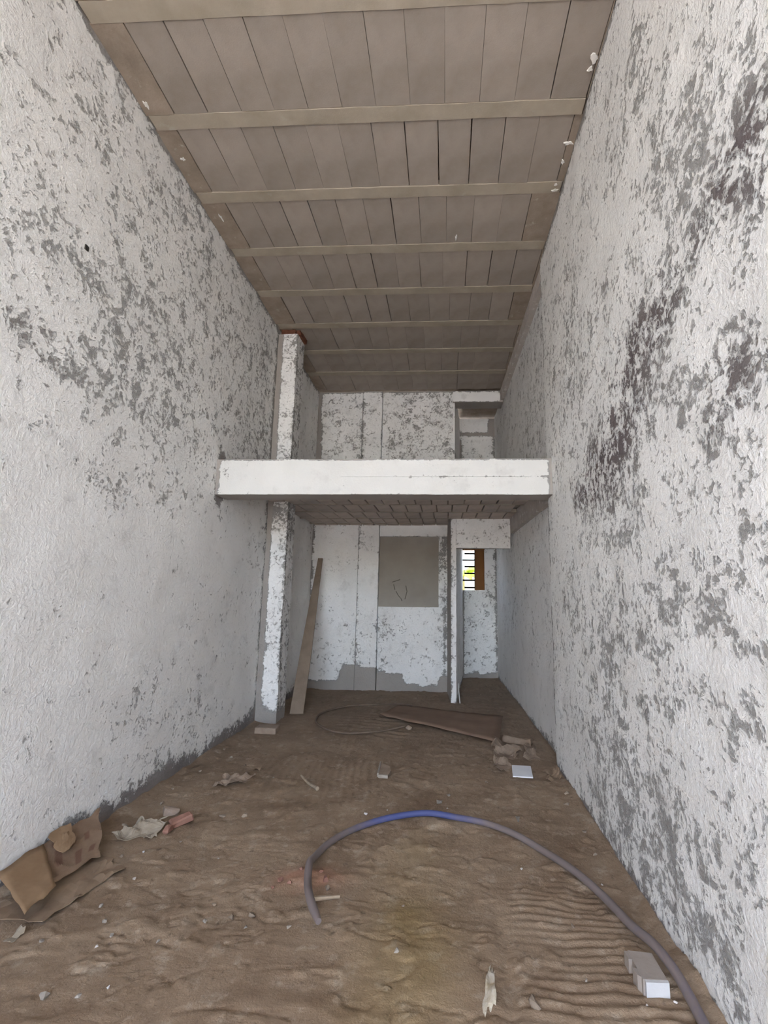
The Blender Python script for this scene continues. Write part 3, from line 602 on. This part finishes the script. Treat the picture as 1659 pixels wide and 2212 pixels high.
# materials
def paper_mat(name, c1, c2, inkc=(0.10, 0.035, 0.025), scale=9, rough=0.9):
    m, ns, ls, b = newmat(name, rough, 0.2)
    tc = ns.new('ShaderNodeTexCoord').outputs['Object']
    col = mix(ns, ls, mapr(ns, ls, noise(ns, ls, tc, scale, 6, 0.65), 0.32, 0.68), c1, c2)
    col = mix(ns, ls, attr(ns, 'ink'), col, inkc)
    ls.new(col, b.inputs['Base Color'])
    bump(ns, ls, noise(ns, ls, tc, 60, 4, 0.6), 0.25, 0.003, b); return m
M['card'] = paper_mat('cardboard', (0.211, 0.132, 0.073), (0.260, 0.171, 0.100))
M['card_print'] = paper_mat('printed_cardboard', (0.185, 0.122, 0.079), (0.238, 0.162, 0.109))
M['card_dusty'] = paper_mat('dusty_cardboard', (0.198, 0.137, 0.090), (0.265, 0.190, 0.127))
M['bag'] = paper_mat('cement_bag_paper', (0.189, 0.137, 0.100), (0.299, 0.230, 0.172))
M['pale_paper'] = paper_mat('pale_paper', (0.229, 0.186, 0.136), (0.327, 0.283, 0.224))
M['bone_paper'] = paper_mat('cream_paper', (0.360, 0.295, 0.194), (0.619, 0.590, 0.518), scale=16)
M['tile_w'] = stone_material('white_tile', (0.686, 0.704, 0.730), (0.774, 0.783, 0.801), 6, 40, 0.1, 0.001, rough=0.5)
M['chip'] = stone_material('pale_chip', (0.231, 0.198, 0.165), (0.341, 0.308, 0.270), 20, 60, 0.4, 0.003, rnd=0.2)
M['chip_w'] = stone_material('white_chip', (0.562, 0.525, 0.495), (0.660, 0.637, 0.615), 20, 60, 0.3, 0.002)
M['clod'] = stone_material('mortar_clod', (0.208, 0.162, 0.120), (0.302, 0.244, 0.192), 18, 60, 0.6, 0.005, rnd=0.15)
M['clay'] = stone_material('clay_shard', (0.232, 0.116, 0.084), (0.290, 0.163, 0.127), 16, 60, 0.4, 0.003)
M['stone'] = stone_material('grey_stone', (0.247, 0.188, 0.145), (0.346, 0.273, 0.218), 12, 50, 0.5, 0.004)
M['concrete'] = stone_material('block_concrete', (0.273, 0.233, 0.205), (0.348, 0.301, 0.265), 8, 90, 0.4, 0.003)
M['wash'] = stone_material('limewashed_end', (0.475, 0.475, 0.482), (0.562, 0.562, 0.562), 10, 60, 0.4, 0.003)
M['plank'] = stone_material('dusty_plank', (0.230, 0.175, 0.131), (0.314, 0.246, 0.189), 5, 50, 0.3, 0.002)
M['board'] = stone_material('dusty_board', (0.194, 0.129, 0.091), (0.237, 0.164, 0.119), 4, 60, 0.2, 0.002)
M['twig'] = stone_material('dry_wood', (0.262, 0.204, 0.146), (0.389, 0.321, 0.243), 20)
M['cable'] = stone_material('dusty_cable', (0.143, 0.105, 0.079), (0.193, 0.146, 0.113), 12)
m, ns, ls, b = newmat('blue_hose', 0.6, 0.35)
tc = ns.new('ShaderNodeTexCoord').outputs['Object']
nz = math_(ns, ls, 'ADD', math_(ns, ls, 'MULTIPLY', noise(ns, ls, tc, 9, 5, 0.7), 0.8), math_(ns, ls, 'SUBTRACT', attr(ns, 'dust'), 0.4))
ls.new(mix(ns, ls, mapr(ns, ls, nz, 0.15, 0.75), (0.060, 0.075, 0.200), (0.165, 0.135, 0.128)), b.inputs['Base Color'])
M['hose'] = m
# ---- blue hose lying in a wide arc
HP = [(-0.555, 2.42, .055), (-0.60, 2.50, .062), (-0.64, 2.58, .062), (-0.69, 2.73, .055), (-0.72, 2.87, .050), (-0.73, 3.01, .035), (-0.70, 3.18, .024), (-0.63, 3.33, .022), (-0.51, 3.48, .022), (-0.34, 3.57, .022), (-0.12, 3.62, .022), (0.09, 3.59, .022), (0.27, 3.52, .022), (0.43, 3.39, .022), (0.57, 3.23, .022), (0.70, 2.98, .024), (0.785, 2.74, .032), (0.832, 2.52, .042), (0.865, 2.39, .048), (0.884, 2.30, .048), (0.897, 2.20, .045), (0.902, 2.07, .035), (0.89, 1.92, .026), (0.84, 1.70, .026)]
HP = [(x, y, z + fz(x, y) + 0.004) for x, y, z in HP]
hose = tube('hose', HP, lambda t: 0.0195 if t > 0.04 else 0.0135 + 0.15 * t, M['hose'], seg=14, dust=lambda t: 0.95 if t < 0.2 else (0.95 - 0.9 * math.exp(-((t - 0.42) / 0.10) ** 2)) if t < 0.75 else 0.75)
tag(hose, 'dusty blue plastic hose lying in a wide arc on the floor', 'hose')
# ---- thin cable loop at the back
CP = [(-0.40, 5.93), (-0.52, 5.82), (-0.66, 5.70), (-0.80, 5.61), (-1.04, 5.55), (-1.24, 5.63), (-1.41, 5.82), (-1.52, 6.07), (-1.54, 6.45), (-1.31, 6.85), (-0.90, 7.06), (-0.60, 7.06), (-0.44, 6.98)]
tag(tube('cable', [(x, y, fz(x, y) + 0.017) for x, y in CP], 0.0115, M['cable'], seg=8), 'thin dusty cable loop beside the flat brown board', 'cable')
# ---- brown board propped on a stone
bz = lambda x, y: max(0.0, 0.055 - 0.05 * max(0, x + 0.45)) + 0.012
tag(sheet('board', ((-0.78, 6.24, .045), (0.555, 5.40, .012), (0.72, 6.45, .012), (-0.60, 6.90, .020)), (16, 10), 0.003, 4, 0.010, M['board'], 201, 0.0, facet=False, base=0.006), 'flat dusty brown board lying on the floor at the back', 'board')
tag(rock('stone', (-0.40, 5.80), (0.085, 0.07, 0.075), M['stone'], 202), 'small pale stone propping up the brown board', 'stone')
# ---- plank leaning in the rear corner
bm = bmesh.new()
p0, p1 = Vector((-1.845, 6.38, 0.0)), Vector((-2.045, 8.005, 2.05))
ax = (p1 - p0).normalized(); side = Vector((1, 0.12, 0)); side = (side - ax * side.dot(ax)).normalized(); nrm = ax.cross(side).normalized()
if nrm.y > 0: nrm = -nrm
vs_ = []
for t, wd_ in ((0, .084), (0.33, .078), (0.66, .058), (1, .038)):
    c = p0.lerp(p1, t)
    vs_.append([bm.verts.new(c + side * s * wd_ + nrm * (k * 0.013 + 0.016)) for s, k in ((-1, -1), (1, -1), (1, 1), (-1, 1))])
for a, b_ in zip(vs_, vs_[1:]):
    for k in range(4): bm.faces.new((a[k], a[(k + 1) % 4], b_[(k + 1) % 4], b_[k]))
bm.faces.new(vs_[0][::-1]); bm.faces.new(vs_[-1]); bmesh.ops.recalc_face_normals(bm, faces=bm.faces[:])
bmesh.ops.bevel(bm, geom=[e for e in bm.edges], offset=0.003, segments=1, affect='EDGES')
me = bpy.data.meshes.new('plank'); bm.to_mesh(me); bm.free()
zmin = min(v.co.z for v in me.vertices)
o = link('plank', me, M['plank']); o.location.z = fz(-1.845, 6.36) - zmin - 0.004
tag(o, 'long tapering wooden plank leaning in the rear corner', 'plank')
# ---- slab at the pillar foot
tag(bev_box('stone_slab', 0.235, 0.17, 0.066, M['stone'], 0.006, None, (-1.93, 5.58, fz(-1.93, 5.58) + 0.030), (0, 0, 0.06), 5, 0.006), 'flat stone slab lying at the foot of the pillar', 'stone')
# ---- white square tile
tag(bev_box('tile', 0.165, 0.275, 0.010, M['tile_w'], 0.0015, None, (0.665, 4.565, fz(0.665, 4.565) + 0.012), (0.0, 0.0, -0.10)), 'clean white rectangular tile lying near the torn bag paper', 'tile')
# ---- torn bag paper beside the board
tag(sheet('paper_roll', ((0.60, 5.50, .0), (0.86, 5.27, .0), (0.89, 5.36, .0), (0.63, 5.60, .0)), (14, 9), 0.004, 12, 0.003, M['bag'], 211, 0.08, curl=lambda u, w: 0.055 * np.sin(np.pi * w), facet=False), 'curled roll of brown bag paper behind the torn scraps', 'paper')
tag(sheet('bag_paper', ((0.45, 5.05, .0), (0.70, 4.92, .0), (0.74, 5.28, .03), (0.47, 5.38, .05)), (16, 14), 0.055, 5, 0.002, M['bag'], 213, 0.25), 'crumpled torn cement bag paper at the corner of the board', 'paper')
tag(sheet('bag_paper', ((0.74, 4.95, .0), (0.87, 4.88, .0), (0.90, 5.22, .03), (0.80, 5.25, .02)), (11, 11), 0.045, 6, 0.002, M['bag'], 217, 0.25), 'curved flap of torn bag paper beside the right wall', 'paper')
tag(sheet('bag_paper', ((0.43, 4.60, .0), (0.58, 4.58, .0), (0.59, 4.86, .03), (0.45, 4.90, .02)), (11, 11), 0.045, 7, 0.002, M['bag'], 219, 0.3), 'small crumpled scrap of bag paper next to the white tile', 'paper')
tag(sheet('bag_paper', ((0.84, 4.32, .0), (0.96, 4.36, .0), (0.97, 4.56, .03), (0.86, 4.52, .02)), (10, 10), 0.025, 12, 0.002, M['card_dusty'], 220, 0.35), 'dark dusty paper scrap at the foot of the right wall', 'paper')
# ---- crumpled wrapper, left
tag(sheet('wrapper', ((-1.80, 4.03, .0), (-1.58, 4.08, .0), (-1.55, 4.30, .01), (-1.80, 4.25, .02)), (18, 14), 0.035, 12, 0.002, M['bag'], 221, 0.35), 'crumpled dusty plastic wrapper lying near the left wall', 'wrapper')
tag(sheet('wrapper', ((-1.66, 4.36, .0), (-1.56, 4.38, .0), (-1.54, 4.50, .01), (-1.66, 4.48, .01)), (9, 8), 0.02, 14, 0.002, M['card_dusty'], 222, 0.35), 'tiny dark wrapper scrap behind the crumpled wrapper', 'wrapper')
# ---- cardboard heap at the left wall
def ink_b(u, w):
    o = np.zeros_like(u)
    for (u0, u1, w0, w1) in ((.50, .62, .10, .38), (.18, .30, .30, .66), (.42, .54, .56, .86), (.68, .78, .52, .68), (.10, .22, .76, .88), (.78, .88, .18, .32)):
        o = np.maximum(o, ((u > u0) & (u < u1) & (w > w0) & (w < w1)) * 0.5)
    return o
tag(sheet('cardboard', ((-1.83, 2.38, .004), (-1.72, 2.90, .004), (-1.98, 3.02, .006), (-2.12, 2.45, .006)), (14, 12), 0.012, 6, 0.004, M['card_dusty'], 231, 0.12), 'flat dusty cardboard sheet underneath the heap of cardboard', 'cardboard')
tag(sheet('cardboard', ((-1.955, 2.60, .022), (-1.905, 2.92, .026), (-2.165, 3.27, .105), (-2.185, 2.82, .075)), (34, 30), 0.014, 6, 0.004, M['card_print'], 233, 0.10, ink=ink_b, base=0.012), 'crumpled cardboard with dark printed marks leaning on the left wall', 'cardboard')
tag(sheet('cardboard', ((-1.865, 2.365, .022), (-1.88, 2.56, .028), (-2.185, 2.84, .055), (-2.185, 2.56, .055)), (10, 10), 0.004, 5, 0.004, M['card'], 235, 0.06, facet=False, base=0.05), 'clean orange-brown cardboard flap on top of the heap', 'cardboard')
tag(sheet('cardboard', ((-2.05, 2.78, .075), (-2.02, 2.88, .085), (-2.175, 3.00, .13), (-2.185, 2.86, .11)), (8, 8), 0.006, 8, 0.004, M['card'], 237, 0.15, base=0.02), 'small torn cardboard tab folded over the printed piece', 'cardboard')
tag(sheet('paper', ((-1.895, 2.31, .0), (-1.845, 2.30, .0), (-1.835, 2.355, .01), (-1.89, 2.37, .02)), (10, 10), 0.03, 14, 0.002, M['pale_paper'], 239, 0.3), 'pale crumpled paper end at the near tip of the cardboard heap', 'paper')
# ---- rubble by the left wall
tag(sheet('paper', ((-2.00, 3.16, .0), (-1.76, 3.20, .0), (-1.80, 3.40, .03), (-2.02, 3.30, .02)), (18, 14), 0.045, 10, 0.003, M['pale_paper'], 241, 0.35), 'pale crumpled paper beside the pink clay shards', 'paper')
tag(rock('stone', (-1.87, 3.56), (0.15, 0.12, 0.10), M['stone'], 243), 'rounded brown stone behind the pink clay shards', 'stone')
tag(bev_box('clay_shard', 0.135, 0.055, 0.045, M['clay'], 0.008, None, (-1.715, 3.42, fz(-1.715, 3.42) + 0.028), (0.2, -0.15, 0.75), 3, 0.008), 'long pink clay brick shard near the left wall', 'brick shard')
tag(rock('clay_shard', (-1.735, 3.30), (0.085, 0.085, 0.065), M['clay'], 247), 'stubby pink clay brick shard beside crumpled paper', 'brick shard')
# ---- sticks
tag(tube('stick', [(-1.185, 4.32, fz(-1.185, 4.32) + .014), (-1.08, 4.17, fz(-1.08, 4.17) + .012), (-0.975, 4.03, fz(-.975, 4.03) + .018)], lambda t: 0.008 + 0.008 * t, M['twig'], seg=6), 'short brown stick in the middle of the floor', 'stick')
tag(tube('stick', [(-0.64, 2.665, fz(-.64, 2.665) + .012), (-0.52, 2.71, fz(-.52, 2.71) + .012)], lambda t: 0.011 - 0.004 * t, M['twig'], seg=6), 'pale stick lying against the end of the hose', 'stick')
tag(tube('stick', [(0.215, 7.25, fz(.215, 7.25) + .008), (0.205, 7.40, 0.11), (0.20, 7.55, 0.22)], 0.008, M['white'], seg=6), 'thin white stick leaning at the doorway post', 'stick')
# ---- broken tile piece in the middle
t = empty('tile_shard', (-0.505, 4.43, fz(-.505, 4.43) + 0.003)); t.scale = (0.82, 0.82, 0.7); tag(t, 'broken clay tile shard with raised pale rim in mid floor', 'tile shard')
def flat_poly(name, pts, z0, z1, mat, parent):
    n = len(pts); v = [(x, y, z0(x, y) if callable(z0) else z0) for x, y in pts] + [(x, y, z1(x, y) if callable(z1) else z1) for x, y in pts]
    q = [tuple(range(n))[::-1], tuple(range(n, 2 * n))] + [(i, (i + 1) % n, (i + 1) % n + n, i + n) for i in range(n)]
    return link(name, from_np(name, v, q, False), mat, parent)
flat_poly('plate', [(-.05, -.075), (.045, -.10), (.068, 0.0), (.045, .085), (-.015, .135), (-.055, .15)], 0.002, lambda x, y: 0.026 + 0.15 * (y + .1), M['bag'], t)
flat_poly('rim', [(-.066, -.085), (-.05, -.085), (-.055, .16), (-.07, .16)], 0.0, lambda x, y: 0.040 + 0.17 * (y + .1), M['chip'], t)
flat_poly('rim', [(-.05, -.11), (.048, -.125), (.046, -.101), (-.05, -.085)], 0.0, 0.034, M['chip'], t)
# ---- hollow concrete block piece, right front
t = empty('concrete_block', (0.805, 2.25, fz(0.805, 2.25) - 0.002)); tag(t, 'broken concrete block with a white end beside the hose', 'concrete block')
flat_poly('body', [(-.048, .092), (-.046, -.062), (.046, -.062), (.045, .082)], 0.0, 0.058, M['concrete'], t)
flat_poly('web', [(-.062, .094), (-.0485, .092), (-.047, .045), (-.060, .048)], 0.0, 0.055, M['concrete'], t)
flat_poly('web', [(-.062, .000), (-.0465, -.006), (-.0465, -.050), (-.058, -.038)], 0.0, 0.056, M['concrete'], t)
tag(flat_poly('end_face', [(-.040, -.0625), (-.040, -.078), (.047, -.076), (.047, -.0625)], 0.0, 0.0575, M['wash'], t), 'white limewashed end of the block')
# ---- cream paper scrap, front
tag(sheet('paper_scrap', ((0.140, 2.06, .0), (0.192, 2.06, .012), (0.205, 2.27, .01), (0.180, 2.275, .0)), (12, 20), 0.012, 14, 0.002, M['bone_paper'], 251, 0.18), 'cream white crumpled paper scrap beside the comb marks', 'paper')
tag(rock('mortar_clod', (0.335, 2.095), (0.065, 0.06, 0.05), M['clod'], 253), 'square brown mortar clod near the cream paper scrap', 'mortar')
# ---- scattered chips
t1 = [(-0.54, 3.66, .035, 'w'), (0.20, 3.56, .022, 'w'), (0.43, 3.05, .022, 'w'), (-0.40, 3.73, .016, 'w'), (0.50, 3.62, .07, 'c'), (-0.04, 3.88, .075, 'c'), (0.03, 4.01, .05, 'c'), (0.02, 3.78, .018, 'w'),
      (-1.96, 4.74, .03, 'c'), (-1.40, 4.27, .025, 'c'), (0.34, 4.30, .03, 'c'), (-0.20, 2.34, .035, 'c'), (-0.70, 2.47, .024, 'c'), (-1.10, 2.49, .03, 'c'), (-1.65, 2.57, .028, 'c'), (-1.55, 2.46, .04, 'c'), (-1.48, 2.30, .02, 'w'),
      (-1.28, 2.09, .022, 'w'), (-1.49, 2.04, .05, 'c'), (-1.37, 2.05, .026, 'c'), (-1.46, 2.37, .03, 'c'), (-1.73, 2.31, .035, 'c'), (-0.90, 2.55, .045, 'd'), (-0.99, 2.53, .05, 'd'), (-1.24, 2.35, .03, 'c'), (-0.90, 2.47, .022, 'c'), (-1.12, 2.62, .03, 'd'),
      (0.59, 2.57, .035, 'd'), (0.56, 2.25, .025, 'c'), (0.75, 2.13, .02, 'w'), (0.86, 2.15, .018, 'w'), (-1.74, 3.05, .02, 'w'), (-1.60, 3.20, .02, 'c'), (-1.30, 3.06, .02, 'c'), (-1.62, 2.78, .025, 'c'), (0.83, 2.91, .02, 'w'), (-0.20, 2.67, .02, 'd'), (-1.85, 3.02, .03, 'd'),
      (-0.86, 2.83, .05, 'r'), (-0.80, 2.80, .04, 'r'), (-0.62, 2.84, .055, 'r'), (-0.60, 2.78, .045, 'd'), (-0.78, 2.93, .035, 'r'), (-0.88, 2.77, .03, 'r'), (-0.66, 2.90, .03, 'r'), (-2.0, 3.7, .05, 'd'), (-2.08, 3.95, .04, 'd'), (-2.05, 4.35, .045, 'd'), (-2.1, 4.9, .04, 'd'), (0.88, 3.9, .05, 'd'), (0.9, 3.5, .045, 'd'), (0.93, 4.1, .04, 'd'), (0.88, 3.2, .035, 'd'), (-2.02, 5.3, .035, 'd'), (-1.75, 4.55, .03, 'd'), (-1.5, 3.55, .05, 'd'), (-1.36, 3.58, .06, 'd'), (0.42, 8.6, .05, 'd'), (0.55, 7.9, .03, 'd')]
rc = random.Random(77)
KIND = {'w': ('plaster_chip', 'white plaster chip', 'plaster chip', 'chip_w'), 'c': ('stone_chip', 'pale stone chip', 'stone chip', 'chip'),
        'd': ('mortar_clod', 'brown mortar clod', 'mortar', 'clod'), 'r': ('clay_crumb', 'red clay crumb', 'clay crumb', 'clay')}
MARKS = [('by the cardboard heap', -1.85, 2.6), ('by the pink clay shards', -1.75, 3.35), ('near the crumpled wrapper', -1.65, 4.25), ('at the foot of the left wall', -2.15, 4.9), ('at the foot of the left wall', -2.1, 3.9), ('near the end of the hose', -0.72, 2.7), ('inside the curve of the hose', 0.1, 3.0), ('behind the top of the hose arc', -0.1, 3.85), ('near the cream paper scrap', 0.2, 2.2), ('beside the concrete block', 0.8, 2.2),
         ('at the foot of the right wall', 0.93, 3.6), ('near the white tile', 0.55, 4.45), ('among the comb marks', 0.6, 2.6), ('in the doorway recess', 0.5, 8.3), ('near the tile shard', -0.5, 4.3), ('on the bare floor before the cardboard', -1.35, 2.2), ('on the floor left of the hose end', -1.05, 2.55), ('beside the short brown stick', -1.2, 4.2), ('on the bare floor beyond the clay crumbs', -1.35, 3.3)]
for k, (x, y, s, c) in enumerate(t1):
    nm, what, ct, mt = KIND[c]
    mk = min(MARKS, key=lambda q: (q[1] - x) ** 2 + (q[2] - y) ** 2)[0]
    size = 'tiny' if s < 0.024 else ('small' if s < 0.042 else 'larger')
    o = rock(nm, (x, y), (s * rc.uniform(.8, 1.3), s * rc.uniform(.7, 1.0), s * rc.uniform(.45, .7)), M[mt], 300 + k, 11, rz=rc.uniform(0, 3))
    tag(o, size + ' ' + what + ' ' + mk, ct, what + 's ' + mk)
# ------------------------------------------------------------------ plants behind the rear window
m, ns, ls, b = newmat('sunlit_leaf', 0.6, 0.3)
b.inputs['Base Color'].default_value = (0.13, 0.19, 0.015, 1)
tr = ns.new('ShaderNodeBsdfTranslucent'); tr.inputs['Color'].default_value = (0.17, 0.22, 0.02, 1)
mx = ns.new('ShaderNodeMixShader'); mx.inputs[0].default_value = 0.5
ls.new(b.outputs[0], mx.inputs[1]); ls.new(tr.outputs[0], mx.inputs[2]); ls.new(mx.outputs[0], ns['Material Output'].inputs['Surface'])
M['leaf'] = m
M['stem'] = stone_material('palm_stem', (0.20, 0.16, 0.08), (0.30, 0.25, 0.12), 6)
def palm(x, y, h, n, length, seed, label):
    rr = random.Random(seed); t = empty('palm', (x, y, -0.1)); tag(t, label, 'palm', 'palms behind the window')
    tube('trunk', [(0, 0, 0), (0.03, 0, h * .5), (0, 0, h)], lambda s: 0.09 - 0.03 * s, M['stem'], t, 8, 4)
    for k in range(n):
        a = 2 * math.pi * k / n + rr.uniform(-.2, .2); L = length * rr.uniform(.8, 1.1); el = rr.uniform(.2, 1.0)
        V = []; Q = []; N = 12
        for i in range(N + 1):
            s = i / N; r = L * s * math.cos(el * (1 - .5 * s)); z = h + L * (math.sin(el) * s - 0.75 * s * s)
            c = Vector((r * math.cos(a), r * math.sin(a), z)); sd = Vector((-math.sin(a), math.cos(a), 0)); w = 0.13 * math.sin(math.pi * min(1, s * .9 + .1)) + .005
            V += [c + sd * w - Vector((0, 0, w * .7)), c, c - sd * w - Vector((0, 0, w * .7))]
        for i in range(N):
            for j in range(2):
                Q.append((i * 3 + j, i * 3 + j + 1, i * 3 + j + 4, i * 3 + j + 3))
        link('frond', from_np('frond', V, Q, True), M['leaf'], t)
palm(0.45, 13.0, 2.15, 11, 0.8, 401, 'bright green palm seen through the window bars')
palm(0.95, 12.2, 1.35, 9, 0.6, 402, 'low yellow-green palm at the edge of the window view')
